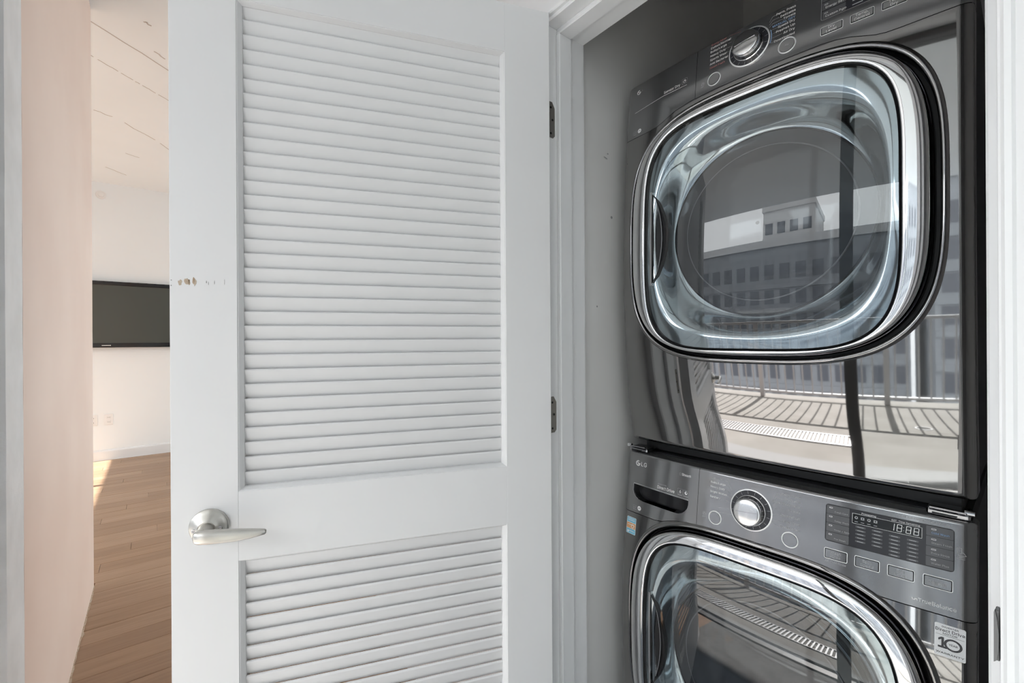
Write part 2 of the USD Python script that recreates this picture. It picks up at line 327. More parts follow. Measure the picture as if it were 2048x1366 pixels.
def lever():
    # cross-sections along the lever from the neck towards the hinge side (t decreasing)
    st = [(.7128, .0462, .0012, .0020), (.7122, .0464, .0032, .0055), (.7105, .0468, .0056, .0085), (.7075, .0475, .0078, .0108), (.702, .0482, .0092, .0120), (.690, .0490, .0090, .0128), (.670, .0490, .0078, .0125), (.645, .0480, .0062, .0115), (.620, .0455, .0052, .0088), (.604, .0425, .0046, .0062), (.598, .041, .0040, .0052), (.5955, .0405, .002, .003)]
    V = []; K = 20
    for (t, w, a, b) in st:
        zc = float(np.interp(t, [.593, .642, .686, .71], [.9098, .9120, .9152, .9152]))
        for k in range(K):
            an = 2 * math.pi * k / K; c, s = math.cos(an), math.sin(an)
            V.append((t, w + a * np.sign(c) * abs(c) ** .75, zc + b * np.sign(s) * abs(s) ** .85))
    F = []
    for i in range(len(st) - 1):
        for k in range(K):
            a, b = i * K + k, i * K + (k + 1) % K; F += [(a, b, b + K), (a, b + K, a + K)]
    n0 = len(V); V += [st[0][:2] + (.9152,), (st[-1][0], st[-1][1], .9098)]
    for k in range(K): F += [(n0, (k + 1) % K, k), (n0 + 1, (len(st) - 1) * K + k, (len(st) - 1) * K + (k + 1) % K)]
    m = trimesh.Trimesh(V, F, process=False); m.fix_normals(); return m
lv = dw(lever()); lv.fix_normals()
put('lever', lv, 'nickel', hd, smooth=50)
for t in (.7212, .6790):
    m = face(lathe([(0, 0), (.0042, 0), (.0042, .0012), (.0034, .002), (.0018, .002), (.0016, .0008), (0, .0008)], 18), t, .9155, .0135)
    put('screw', dw(m), 'chrome_dark', hd, smooth=30)
# handle on the hidden face (seen mirrored in the dryer)
m = face(lathe([(0, 0), (.0335, 0), (.0325, .0052), (.021, .012), (.0125, .017), (.012, .045), (0, .045)], 32), RT, RZ); m.vertices[:, 1] = -TH - m.vertices[:, 1]
hb = put('rear_handle', dw(m), 'nickel', dr, smooth=35)
m = cbox(.594, .711, -TH - .055, -TH - .043, .905, .928, .004); put('lever', dw(m), 'nickel', hb)
dl = cbox(W - .001, W + .001, -.028, -.006, .89, .945, .0008); dput('latch_plate', dl, 'hinge')

# ================================================================ THE MACHINES
# local frame of a machine: s to the right along its front (0 .. 0.686), y into the closet, z up from the hall floor; PHI turns it into the world
M0, PHI, MW = (-.01567, .31389), .0388, .686
_bw = CubicSpline([.0, .4, .62, .70, .79, .87, .955], [.03, .042, .041, .035, .0225, .0115, -.001])
_bd = CubicSpline([.985, 1.03, 1.09, 1.15, 1.22, 1.325, 1.475, 1.71, 1.82, 1.98], [-.0135, -.0055, .0048, .0118, .0180, .0245, .027, .019, .010, -.0105])
def bow0(kind, s, z):
    bz = _bw(np.clip(z, 0, .957)) if kind == 'w' else _bd(np.clip(z, .985, 1.98))
    return bz + .022 * (1 - ((s - MW / 2) / (MW / 2)) ** 2)
ER = .017
def bow(kind, s, z, edge):
    b = bow0(kind, s, z)
    if edge:
        for d in (s, MW - s):
            q = np.clip((ER - d) / ER, 0, .9985); b = b - ER * (1 - np.sqrt(1 - q * q)) * .9
        if kind == 'd':
            d = z - .988; q = np.clip((.012 - d) / .012, 0, .995); b = b - .012 * (1 - np.sqrt(1 - q * q)) * .8
        d = (1.976 if kind == 'd' else .9535) - z; q = np.clip((.006 - d) / .006, 0, .99); b = b - .006 * (1 - np.sqrt(1 - q * q))
    return b
ZOFF = {'w': 0., 'd': .985}
def bend(kind, v, n, edge=False):
    """displace flat-built geometry by the bowed front, with exact normals"""
    v, n = np.array(v, float), np.array(n, float); s, z = v[:, 0], v[:, 2]; e = 2e-4
    b = bow(kind, s, z, edge); bs = (bow(kind, s + e, z, edge) - bow(kind, s - e, z, edge)) / (2 * e); bz = (bow(kind, s, z + e, edge) - bow(kind, s, z - e, edge)) / (2 * e)
    v[:, 1] -= b; n2 = np.stack([n[:, 0] + bs * n[:, 1], n[:, 1], n[:, 2] + bz * n[:, 1]], 1); n2 /= np.linalg.norm(n2, axis=1, keepdims=True) + 1e-12
    v[:, 2] -= ZOFF[kind]
    return v, n2
def orient(v, f, n):
    f = np.array(f); fn = np.cross(v[f[:, 1]] - v[f[:, 0]], v[f[:, 2]] - v[f[:, 0]]); bad = (fn * n[f].mean(1)).sum(1) < 0
    f[bad] = f[bad][:, ::-1]; return v, f, n
def bowed(kind, mesh, smooth=30, edge=False):
    v, f, n = meshkit.arrays(mesh, smooth)
    if n is None:
        t = trimesh.Trimesh(v, f, process=False); v = t.triangles.reshape(-1, 3); n = np.repeat(t.face_normals, 3, 0); f = np.arange(len(v)).reshape(-1, 3)
    v, n = bend(kind, v, n, edge); return orient(v, f, n)
def polys(g): return [p for p in getattr(g, 'geoms', [g]) if p.geom_type == 'Polygon' and p.area > 1e-9]
def densify(p, d): return sg.Polygon(shapely.segmentize(sg.LineString(p.exterior), d).coords, [shapely.segmentize(sg.LineString(r), d).coords for r in p.interiors])
def sheet(kind, poly, p=0., depth=.02, size=.014, edge=False, strips=(), zstrips=()):
    """a bowed front skin: poly in (s, z), raised by p, with side walls of the given depth"""
    V, F, Nn, k = [], [], [], 0
    cuts = [-1] + list(strips) + [2]
    zc = [-1] + list(zstrips) + [3]
    for a, b, c, d in [(a, b, c, d) for a, b in zip(cuts[:-1], cuts[1:]) for c, d in zip(zc[:-1], zc[1:])]:
        for q in polys(poly.intersection(sg.box(a, c, b, d)) if strips else poly):
            v2, f2 = trimesh.creation.triangulate_polygon(densify(q, size), engine='earcut')
            v3, f3 = trimesh.remesh.subdivide_to_size(np.column_stack([v2, np.zeros(len(v2))]), f2, size, max_iter=12)
            V.append(np.stack([v3[:, 0], np.full(len(v3), -p), v3[:, 1]], 1)); F.append(f3 + k); Nn.append(np.tile([0, -1., 0], (len(v3), 1))); k += len(v3)
    if depth:
        for q in polys(poly):
            q = densify(shapely.geometry.polygon.orient(q), size)
            for ring in [q.exterior] + list(q.interiors):
                c = np.array(ring.coords); a, b = c[:-1], c[1:]; t = b - a; ln = np.linalg.norm(t, axis=1, keepdims=True); ok = ln[:, 0] > 1e-7; a, b, t = a[ok], b[ok], (t / np.maximum(ln, 1e-9))[ok]
                nn = np.stack([t[:, 1], np.zeros(len(t)), -t[:, 0]], 1); m = len(a)
                vv = np.concatenate([np.stack([x[:, 0], np.full(m, -p + d), x[:, 1]], 1) for x, d in ((a, 0), (b, 0), (b, depth), (a, depth))])
                i = np.arange(m); V.append(vv); Nn.append(np.tile(nn, (4, 1))); F.append(np.concatenate([np.stack([i, i + m, i + 2 * m], 1), np.stack([i, i + 2 * m, i + 3 * m], 1)]) + k); k += 4 * m
    V, F, Nn = np.concatenate(V), np.concatenate(F), np.concatenate(Nn)
    v, n = bend(kind, V, Nn, edge); return orient(v, F, n)
def squircle(cs, cz, hs, hz, n, K=180):
    th = np.arange(K) / K * 2 * math.pi; c, s = np.cos(th), np.sin(th); r = (np.abs(c) ** n + np.abs(s) ** n) ** (-1 / n)
    return np.stack([cs + hs * r * c, cz + hz * r * s], 1)
def loft(kind, rings, smooth=60, edge=False, close=False):
    """rings: list of ((K, 2) outline in (s, z), p); p is the height in front of the bowed front"""
    K = len(rings[0][0]); v = np.concatenate([np.stack([o[:, 0], np.full(K, -p) if np.ndim(p) == 0 else -p, o[:, 1]], 1) for o, p in rings]); f = []
    R = len(rings); i = np.arange(K); j = (i + 1) % K
    for r in range(R if close else R - 1):
        q = (r + 1) % R; f += [np.stack([r * K + i, r * K + j, q * K + j], 1), np.stack([r * K + i, q * K + j, q * K + i], 1)]
    t = trimesh.Trimesh(v, np.concatenate(f), process=False)
    fn = t.face_normals[:, 1].sum()
    if (fn > 0): t.invert()
    return bowed(kind, t, smooth, edge)
def mix(a, b, t): return a * (1 - t) + b * t
def flat_front(m, s, z, p=0.):
    """a shape modelled in the xy plane, rising along +z, placed on the front at (s, z)"""
    v = np.array(m.vertices); t = m.copy(); t.vertices = np.stack([s + v[:, 0], -p - v[:, 2], z + v[:, 1]], 1); return t
def text(kind, parent, string, s, z, h, m='print_white', p=.0, anchor='l', bold=False, name='lettering', depth=.0003, stretch=1.):
    t = meshkit.text_mesh(string, h, depth, bold); b = t.bounds; w = (b[1][0] - b[0][0]) * stretch
    v = t.vertices.copy(); v[:, 0] = (v[:, 0] - b[0][0]) * stretch - {'l': 0, 'c': w / 2, 'r': w}[anchor]; t.vertices = v
    put(name, bowed(kind, flat_front(t, s, z, p + .0001), False), m, parent)
def plate(kind, parent, name, poly, p, depth, m, size=.02, **kw): return put(name, sheet(kind, poly, p, depth, size), m, parent, **kw)
def rrect(s0, s1, z0, z1, r): return sg.box(s0 + r, z0 + r, s1 - r, z1 - r).buffer(r, 6)
def ring_poly(s, z, ro, ri): return sg.Point(s, z).buffer(ro, 24).difference(sg.Point(s, z).buffer(ri, 24))
STR = (.0012, .003, .0055, .009, .013, .017, .03, .1, .2, .3, .4, .5, .6, .656, .669, .673, .677, .6805, .683, .6848)

def machine_door(kind, par, zc):
    """the rounded square porthole door; zc: height of the centre of the opening"""
    dz = zc - 1.527
    lipo = lambda k, d=0: squircle(.343, 1.527 + dz, .312 - d, .3125 - d, 3.5)
    # raised lip of the panel and the black recess behind it
    put('recess_lip', loft(kind, [(lipo(0, -.0035), -.0006), (lipo(0, -.0015), .0022), (lipo(0, .0008), .0042), (lipo(0, .0035), .0048), (lipo(0, .006), .0036), (lipo(0, .0078), .0004), (lipo(0, .0082), -.022)]), 'graphite', par)
    put('recess', loft(kind, [(lipo(0, .0081), -.003), (lipo(0, .0085), -.026), (lipo(0, .05), -.026)]), 'groove', par)
    # chrome ring
    dg = par + '/'
    A = squircle(.3425, 1.5277 + dz, .2945, .297, 3.5); Bq = squircle(.3455, 1.519 + dz, .2545, .278, 4.4)
    prof = [(-.01, -.024), (0, -.006), (.0, .0), (.01, .006), (.03, .011), (.06, .0148), (.10, .0172), (.16, .0188), (.25, .0199), (.40, .0210), (.60, .0219), (.80, .0223), (.92, .0220), (.98, .0206), (1.0, .0185)]
    door = put('door_ring', loft(kind, [(mix(A, Bq, max(t, 0)) if t >= 0 else A, p) for t, p in prof]), 'chrome', par, label='chrome surround of the rounded square door')
    put('outer_trim', loft(kind, [(squircle(.3425, 1.5277 + dz, .2975, .300, 3.5), -.02), (squircle(.3425, 1.5277 + dz, .2972, .2997, 3.5), -.0035), (squircle(.3425, 1.5277 + dz, .2955, .298, 3.5), -.0015), (A, -.003)]), 'chrome_dark', door)
    B1 = squircle(.3455, 1.519 + dz, .2508, .2743, 4.4)
    put('gasket', loft(kind, [(mix(Bq, B1, -.12), .0165), (mix(Bq, B1, .3), .0150), (B1, .0180)]), 'groove', door)
    # clear cover with the handle pocket cut out at its left edge
    hz0, hz1 = 1.411 + dz, 1.637 + dz; hs = .1125
    arc = [(hs, hz0), (hs, hz1)] + [(hs + .0415 * math.sin(math.pi * t) ** .8, hz1 + (hz0 - hz1) * t) for t in np.linspace(.03, .97, 25)]
    pocket = sg.Polygon(arc)
    cov = sg.Polygon(B1)
    put('door_cover', sheet(kind, cov.difference(pocket.buffer(.0005)), .0178, 0, .012), 'cover', par, label='clear tinted outer cover of the door')
    pk = put('handle_pocket', sheet(kind, pocket.buffer(.0012).difference(pocket), .0185, .015, .01), 'black', par, label='black crescent finger pocket in the door cover')
    put('pocket_bottom', sheet(kind, pocket.buffer(.001), .0035, 0, .02), 'groove', pk)
    ar2 = [(hs + .0255 * math.sin(math.pi * t) ** .8, hz1 + (hz0 - hz1) * t) for t in np.linspace(.1, .9, 25)]
    put('pocket_rim', sheet(kind, sg.LineString(ar2).buffer(.0012, cap_style=2), .010, .0066, .01), 'chrome_dark', pk)
    put('handle_bar', sheet(kind, sg.box(hs - .0035, hz0 - .006, hs + .0005, hz1 + .006).buffer(.0008), .0200, .012, .01), 'satin', pk, label='thin bright grip strip')
    # silver bowl down to the round porthole
    cs, cz, r = .352, 1.523 + dz, .209
    C = squircle(cs, cz, r, r * .985, 2.0); E0 = squircle(.3455, 1.519 + dz, .2500, .2735, 4.4)
    th = np.arange(180) / 180 * 2 * math.pi
    rings = []
    for t, p in [(0, .0132), (.12, .0130), (.26, .0124), (.36, .0108), (.44, .0070), (.52, .0005), (.60, -.0085), (.69, -.019), (.78, -.0300), (.86, -.0385), (.92, -.0430), (.96, -.0452), (1.0, -.0465)]:
        o = mix(E0, C, t); w = math.sin(math.pi * min(t * 1.1, 1)) if t < .9 else 0
        pp = p + w * (.0012 * np.sin(3 * th + 1.0) + .0006 * np.sin(7 * th + 4 * t))
        rings.append((o, pp))
    put('bowl', loft(kind, rings), 'bowl', par, label='silver dished bowl of the door')
    C2 = squircle(cs, cz, r - .004, (r - .004) * .985, 2.0)
    pg = put('porthole', loft(kind, [(C2, -.0465)] + [(squircle(cs, cz, (r - .004) * q, (r - .004) * q * .985, 2.0), -.0465 + .016 * (1 - q ** 2.2)) for q in (.96, .9, .8, .66, .5, .33, .16, .02)]), 'dome_glass', par, label='dark round porthole glass')
    put('porthole_rim', loft(kind, [(C, -.0462), (mix(C, C2, .3), -.0442), (mix(C, C2, .7), -.0442), (C2, -.0468)]), 'black', pg)
    put('inner_ring', loft(kind, [(squircle(cs + .004, cz, .176, .172, 2.0), -.0405), (squircle(cs + .004, cz, .1745, .1705, 2.0), -.0392), (squircle(cs + .004, cz, .173, .169, 2.0), -.0395)]), 'touch', pg)

def round_button(kind, par, s, z, r, icon=True):
    b = put('round_button', sheet(kind, sg.Point(s, z).buffer(r * .80, 20), .0016, .004, .02), 'panel', par)
    return b
def round_ring(kind, par, s, z, r):
    put('button_ring', loft(kind, [(squircle(s, z, r * q, r * q, 2, 48), p) for q, p in ((1.02, 0), (.99, .0011), (.94, .0015), (.89, .0013), (.855, .0004), (.84, -.001))]), 'bright', par)
def rect_button(kind, par, s0, s1, z0, z1, lines, h=.0052, col='print_grey'):
    put('button_frame', sheet(kind, rrect(s0, s1, z0, z1, .0024).difference(rrect(s0 + .0009, s1 - .0009, z0 + .0009, z1 - .0009, .0018)), .0012, .002, .02), 'bright', par)
    put('button_gap', sheet(kind, rrect(s0 + .0009, s1 - .0009, z0 + .0009, z1 - .0009, .0018), .0003, 0, .02), 'groove', par)
    put('push_button', sheet(kind, rrect(s0 + .0024, s1 - .0022, z0 + .0024, z1 - .0022, .0012), .0017, .0015, .02), 'panel', par)
    n = len(lines)
    for i, t in enumerate(lines):
        text(kind, par, t, (s0 + s1) / 2, (z0 + z1) / 2 - h / 2 + (n - 1) * h * .72 - i * h * 1.44, h, col, .0019, 'c')
def dial(kind, par, s, z, R):
    put('dial_ring', loft(kind, [(squircle(s, z, R * q, R * q, 2, 72), p) for q, p in ((1.03, 0), (1.0, .0012), (.965, .0012), (.955, .0002))]), 'bright', par)
    put('dial_recess', loft(kind, [(squircle(s, z, R * q, R * q, 2, 72), p) for q, p in ((.957, .0010), (.952, .0004), (.7, .0004), (.3, .0004))]), 'display', par)
    for k in range(16):
        a = 2 * math.pi * (k + .5) / 16; c, d = math.cos(a), math.sin(a)
        put('tick_mark', sheet(kind, sg.LineString([(s + R * .78 * c, z + R * .78 * d), (s + R * .93 * c, z + R * .93 * d)]).buffer(.0003, cap_style=2), .0006, 0, .02), 'print_grey', par)
    kn = put('knob', bowed(kind, flat_front(lathe([(R * .76, -.004), (R * .745, .004), (R * .70, .0055), (R * .685, .0065), (R * .665, .020), (R * .65, .0225), (R * .62, .0238), (R * .595, .0240)], 64), s, z), 35), 'chrome', par, label='chrome programme knob')
    put('knob_cap', bowed(kind, flat_front(lathe([(R * .596, .0240), (R * .58, .0246), (R * .4, .0256), (R * .2, .0262), (0, .0264)], 64), s, z), 35), 'satin', kn)
    put('knob_seam', bowed(kind, flat_front(lathe([(R * .70, .0058), (R * .712, .0064), (R * .70, .0072)], 64), s, z), 35), 'black', kn)
    lim = trimesh.creation.extrude_polygon(sg.LineString([(-R * .5, -R * .02), (R * .5, R * .10)]).buffer(.0004), .0022, engine='earcut'); lim.apply_translation([0, 0, .0246])
    put('knob_line', bowed(kind, flat_front(lim, s, z)), 'chrome_dark', kn)
def emblem(kind, par, s, z, r, word=None):
    """round face emblem: open ring, upright and foot stroke, dot"""
    th = np.linspace(math.radians(62), math.radians(358), 40); c = [(s + r * .86 * math.cos(t), z + r * .86 * math.sin(t)) for t in th] + [(s + r * .30, z - r * .02)]
    g = sg.LineString(c).buffer(r * .15, cap_style=2).union(sg.LineString([(s - r * .02, z + r * .45), (s - r * .02, z - r * .38), (s + r * .32, z - r * .38)]).buffer(r * .10, cap_style=2)).union(sg.Point(s - r * .38, z + r * .32).buffer(r * .15))
    for q in polys(g): put('emblem', sheet(kind, q, .0003, .0003, .02), 'print_white', par)
    if word: text(kind, par, word, s + r * 1.55, z - r * .78, r * 1.5, 'print_white', .0, 'l')
def outline(kind, par, s0, s1, z0, z1, w, m, p=.0003, r=.0006, name='printed_outline'):
    put(name, sheet(kind, rrect(s0, s1, z0, z1, r).difference(rrect(s0 + w, s1 - w, z0 + w, z1 - w, max(r - w, .0001))), p, 0, .02), m, par)
def line(kind, par, pts, w, m, p=.0003, name='printed_line'): put(name, sheet(kind, sg.LineString(pts).buffer(w / 2, cap_style=2), p, 0, .02), m, par)
def small_mark(kind, par, s, z):
    outline(kind, par, s - .0065, s + .0055, z - .0045, z + .0045, .0006, 'print_grey')
    line(kind, par, [(s - .005, z - .001), (s + .004, z + .0005)], .0012, 'print_grey'); line(kind, par, [(s - .006, z - .0062), (s + .005, z - .0062)], .001, 'print_grey')
    put('round_mark', sheet(kind, sg.Point(s + .0145, z + .0005).buffer(.0058, 14), .0003, 0, .02), 'print_white', par)
    line(kind, par, [(s + .0115, z - .001), (s + .014, z + .002), (s + .0175, z)], .0012, 'print_dark', .0005)
def diag_icon(kind, par, s, z):
    put('printed_icon', sheet(kind, ring_poly(s, z, .0040, .0034).union(sg.LineString([(s - .003, z - .002), (s, z + .002), (s + .003, z - .001)]).buffer(.0004)), .0003, 0, .02), 'print_grey', par)
    for d in (0, .0022): line(kind, par, [(s - .0045, z - .0062 - d), (s + .0045 - d, z - .0062 - d)], .0008, 'print_grey')

SEAM_W = [(0, .7950), (.063, .7955), (.102, .7958), (.122, .799), (.14, .8053), (.165, .8128), (.191, .8175), (.217, .8200), (.26, .8215), (.343, .8215), (.4203, .8212), (.4576, .8200), (.4904, .8174), (.5114, .8126), (.535, .8044), (.5513, .7985), (.5654, .7957), (.5911, .7955), (MW, .7958)]
SEAM_D = [(0, 1.8190), (.085, 1.8210), (.108, 1.8235), (.1242, 1.829), (.1587, 1.8432), (.2033, 1.8512), (.2612, 1.8538), (.3584, 1.8535), (.4733, 1.852), (.498, 1.849), (.522, 1.8432), (.542, 1.835), (.5599, 1.8282), (.575, 1.8252), (.5951, 1.8245), (MW, 1.826)]
def machine(kind):
    if kind == 'w':
        t = thing('washing_machine', 'graphite grey front load washing machine at the bottom of the stack, under the dryer', 'washing machine', (M0[0], M0[1], 0), PHI)
        seam, top, bot, zc, vs = SEAM_W, .9535, .045, .5085, .2178
    else:
        t = thing('tumble_dryer', 'graphite grey tumble dryer stacked on the washing machine, its whole porthole door in view', 'dryer', (M0[0], M0[1], ZOFF['d']), PHI)
        seam, top, bot, zc, vs = SEAM_D, 1.976, .988, 1.527, .2145
    z0 = ZOFF[kind]
    ctop = top - .012 if kind == 'd' else .950
    cb = cbox(.006, MW - .006, .046, .735, (bot if kind == 'd' else .03) - z0, ctop - z0, .006)
    put('cabinet', cb, 'cabinet', t, label='black side and top casing')
    if kind == 'w':
        for s in (.06, .62):
            for y in (.08, .68):
                f_ = trimesh.creation.cylinder(.022, .032, sections=20); f_.apply_translation([s, y, .0165]); put('foot', f_, 'black', t)
    lip = sg.Polygon(squircle(.343, zc, .3095, .310, 3.5))
    low = sg.Polygon([(0, bot), (MW, bot)] + [(s, z - .0016) for s, z in seam[::-1]])
    if kind == 'd': low = low.intersection(rrect(0, MW, bot, 1.95, .010).union(sg.box(0, 1.4, MW, 1.95)))
    put('front_panel', sheet(kind, low.difference(lip), 0, .034, .012, True, STR, (.9884, .9890, .9900, .9915, .9935, .9965, 1.0000) if kind == 'd' else ()), 'graphite', t, label='polished graphite lower front panel')
    put('seam_groove', sheet(kind, sg.LineString(seam).buffer(.004, cap_style=2).intersection(sg.box(.004, 0, MW - .004, 3)), -.003, 0, .012, True), 'groove', t)
    up = sg.Polygon([(s, z) for s, z in seam] + [(MW, top), (0, top)]).intersection(rrect(0, MW, 0, top, .007))
    up = up.difference(lip)
    left, right = up.intersection(sg.box(-1, 0, vs - .0005, 3)), up.intersection(sg.box(vs + .0005, 0, 1, 3))
    st = tuple(sorted(set(STR))); zt = (top - .006, top - .004, top - .0025, top - .0013, top - .0006, top - .0002)
    machine_door(kind, t, zc)
    if kind == 'd':
        a = put('badge_panel', sheet(kind, left, 0, .03, .010, True, st, zt), 'panel', t, label='dark left end of the control panel')
        c = put('control_panel', sheet(kind, right, 0, .03, .010, True, st, zt), 'panel', t, label='control panel with knob and buttons')
        emblem(kind, a, .0412, 1.949, .0062); line(kind, a, [(.0515, 1.9475), (.0515, 1.9535)], .0005, 'print_grey'); line(kind, a, [(.0515, 1.9475), (.0565, 1.9475)], .0005, 'print_grey'); line(kind, a, [(.0515, 1.9500), (.0545, 1.9500)], .0005, 'print_grey')
        line(kind, a, [(.0326, 1.8923), (.1226, 1.9000), (.1905, 1.8985)], .0010, 'print_white')
        text(kind, a, 'Sensor Dry', .1245, 1.9045, .0066, 'print_white')
        outline(kind, a, .1762, .1905, 1.9045, 1.9180, .0006, 'print_grey', r=.001); put('printed_icon', sheet(kind, ring_poly(.1835, 1.9110, .0040, .0032).union(sg.LineString([(.1835, 1.9145), (.1835, 1.911), (.186, 1.911)]).buffer(.0005)), .0003, 0, .02), 'print_white', a)
        small_mark(kind, a, .0372, 1.8345)
        dial(kind, c, .3370, 1.9185, .0425)
        round_ring(kind, c, .2604, 1.8792, .0158); round_button(kind, c, .2604, 1.8792, .0158)
        round_ring(kind, c, .4141, 1.8812, .0170); round_button(kind, c, .4141, 1.8812, .0170)
        diag_icon(kind, c, .2330, 1.8790)
        text(kind, c, 'dry', .4141, 1.8792, .004, 'print_grey', .0018, 'c')
        text(kind, c, 'Energy Saver', .2500, 1.9665, .0042, 'print_red'); line(kind, c, [(.2935, 1.9685), (.318, 1.9655)], .0005, 'print_red')
        for k, (w_, z) in enumerate((('Cotton/Normal', 1.9585), ('Bulky/Large', 1.9490), ('Heavy Duty', 1.9388), ('Sports Wear', 1.9285), ('Anti Bacterial', 1.9180))):
            text(kind, c, w_, .2484, z, .0050, 'print_white'); line(kind, c, [(.2900 - (.004 if k in (2, 3) else 0), z + .0022), (.2945, z + .0022), (.2985, z + .0008 - .001 * (k - 2))], .0005, 'print_grey')
        text(kind, c, 'Steam Fresh', .2484, 1.9085, .0045, 'print_red')
        for k, (w_, z, col) in enumerate((('Perm. Press', 1.9600, 'print_white'), ('Delicates', 1.9510, 'print_white'), ('Towels', 1.9430, 'print_white'), ('MANUAL DRY', 1.9355, 'print_blue'), ('Speed Dry', 1.9290, 'print_white'), ('Freshen Up', 1.9195, 'print_white'), ('Air Dry', 1.9100, 'print_white'), ('Downloaded', 1.8995, 'print_white'))):
            text(kind, c, w_, .4275, z, .0048, col, anchor='r')
            if k not in (3,): line(kind, c, [(.378, 1.9215 + (z - 1.9215) * .75 + .0015), (.384, z + .002), (.3975 if k not in (2, 6) else .404, z + .002)], .0005, 'print_grey')
        put('blue_arc', sheet(kind, sg.LineString([(.3370 + .0465 * math.cos(q), 1.9185 + .0465 * math.sin(q)) for q in np.linspace(-.35, .32, 12)]).buffer(.0006, cap_style=2), .0003, 0, .02), 'print_blue', c)
        for (s0, s1, z0_, z1_, ln) in ((.4737, .5104, 1.8676, 1.8853, ('Dry', 'Level')), (.5214, .5576, 1.8678, 1.8853, ('Temp.', 'Control')), (.5678, .6041, 1.8683, 1.8853, ('Time', 'Dry')), (.6145, .6508, 1.8683, 1.8853, ('Signal',))):
            rect_button(kind, c, s0, s1, z0_, z1_, ln, .0050, 'print_white')
        outline(kind, c, .4735, .6540, 1.9003, 1.9640, .0007, 'print_grey', r=.004, name='display_frame')
        d = put('display_window', sheet(kind, rrect(.4742, .6533, 1.9010, 1.9633, .0035), .0001, 0, .02), 'display', c, label='dark display window')
        for k, w_ in enumerate(('Custom Pgm', 'Energy Saver', 'Damp Dry')):
            z = 1.9035 + k * .0185
            put('touch_key', sheet(kind, rrect(.4755, .5135, z - .0015, z + .0150, .001), .0006, .0005, .02), 'touch', c); text(kind, c, w_, .481, z + .0012, .0042, 'print_white', .0007)
            outline(kind, c, .4790, .4850, z + .0085, z + .0112, .0006, 'print_white', .0008, .0012)
        for k in range(5):
            for q in range(3): line(kind, c, [(.524 + q * .028, 1.906 + k * .0085), (.540 + q * .028, 1.906 + k * .0085)], .0018, 'print_grey', .0004)
    else:
        dw_ = sg.Polygon([(.0282, .8715), (.0277, .853), (.0300, .8455), (.036, .838), (.046, .8325), (.062, .8300), (.155, .8300), (.168, .8310), (.178, .835), (.186, .8415), (.1915, .850), (.1938, .8590), (.1938, .8705)])
        a = put('dispenser_drawer', sheet(kind, left.difference(dw_), 0, .03, .010, True, st, zt), 'panel', t, label='detergent drawer front with recessed grip')
        c = put('control_panel', sheet(kind, right, 0, .03, .010, True, st, zt), 'panel', t, label='control panel with knob, display and buttons')
        put('grip_recess', loft(kind, [(np.array(densify(dw_, .004).exterior.coords)[:-1], -.0005)] + [(np.array(densify(dw_, .004).exterior.coords)[:-1] * [1 - q * .10, 1] + [q * .0112, q * .004 * 0], -.006 - q * .02) for q in (.2, .5, 1)]), 'black', a)
        put('grip_back', sheet(kind, dw_, -.020, 0, .02), 'blackgloss', a)
        put('grip_edge', sheet(kind, sg.LineString([(.0282, .8715), (.1938, .8705)]).buffer(.0016, cap_style=2), .0006, .02, .01), 'satin', a)
        put('grip_rim', sheet(kind, sg.LineString([(.0282, .8715), (.0277, .853), (.0300, .8455), (.036, .838), (.046, .8325)]).buffer(.0006, cap_style=2), .0006, .01, .01), 'satin', a)
        emblem(kind, a, .0376, .9262, .0072, 'LG')
        text(kind, a, 'Steam', .1725, .9245, .0060, 'print_white'); outline(kind, a, .1662, .1702, .9245, .9305, .0005, 'print_grey'); text(kind, a, 'TM', .1925, .9285, .0022, 'print_grey')
        text(kind, a, 'INVERTER', .1050, .8870, .0030, 'print_grey', stretch=1.3); text(kind, a, 'Direct Drive', .1043, .8765, .0078, 'print_white', stretch=.86)
        outline(kind, a, .1630, .1782, .8790, .8920, .0005, 'print_grey', r=.001); text(kind, a, '6', .1706, .8815, .0075, 'print_white', anchor='c')
        outline(kind, a, .1790, .1938, .8785, .8915, .0005, 'print_grey', r=.001); put('printed_icon', sheet(kind, sg.Point(.1864, .8850).buffer(.0038, 8).difference(sg.Point(.1876, .8858).buffer(.0018, 8)), .0003, 0, .02), 'print_white', a)
        for q in range(2): line(kind, a, [(.1635 + .016 * q, .8765), (.1772 + .016 * q, .8765)], .0012, 'print_grey')
        small_mark(kind, a, .0372, .8090)
        dial(kind, c, .3395, .8880, .0430)
        round_ring(kind, c, .2620, .8492, .0153); round_button(kind, c, .2620, .8492, .0153)
        round_ring(kind, c, .4180, .8494, .0157); round_button(kind, c, .4180, .8494, .0157)
        diag_icon(kind, c, .2360, .8520)
        for k, (w_, z) in enumerate((('Cotton/Normal', .9352), ('Bulky/Large', .9258), ('Heavy Duty', .9155), ('Bright Whites', .9045), ('Sanitary', .8930))):
            text(kind, c, w_, .2475, z, .0046, 'print_white' if k != 0 else 'print_grey'); line(kind, c, [(.2830, z + .001), (.288, z + .001), (.2965, .890 + (z - .890) * .75)], .0004, 'print_grey')
        line(kind, c, [(.268, .8735), (.297, .8790)], .0004, 'print_grey'); line(kind, c, [(.262, .8625), (.303, .8680)], .0004, 'print_grey')
        for k, (w_, z) in enumerate((('Perm. Press', .9350), ('Delicates', .9258), ('Hand Wash/Wool', .9160), ('Towels', .9050), ('Speed Wash', .8925), ('Tub Clean', .8810), ('Downloaded', .8700))):
            text(kind, c, w_, .4345, z, .0046, 'print_grey', anchor='r'); line(kind, c, [(.384, .890 + (z - .890) * .6), (.390, z + .001), (.402, z + .001)], .0004, 'print_grey')
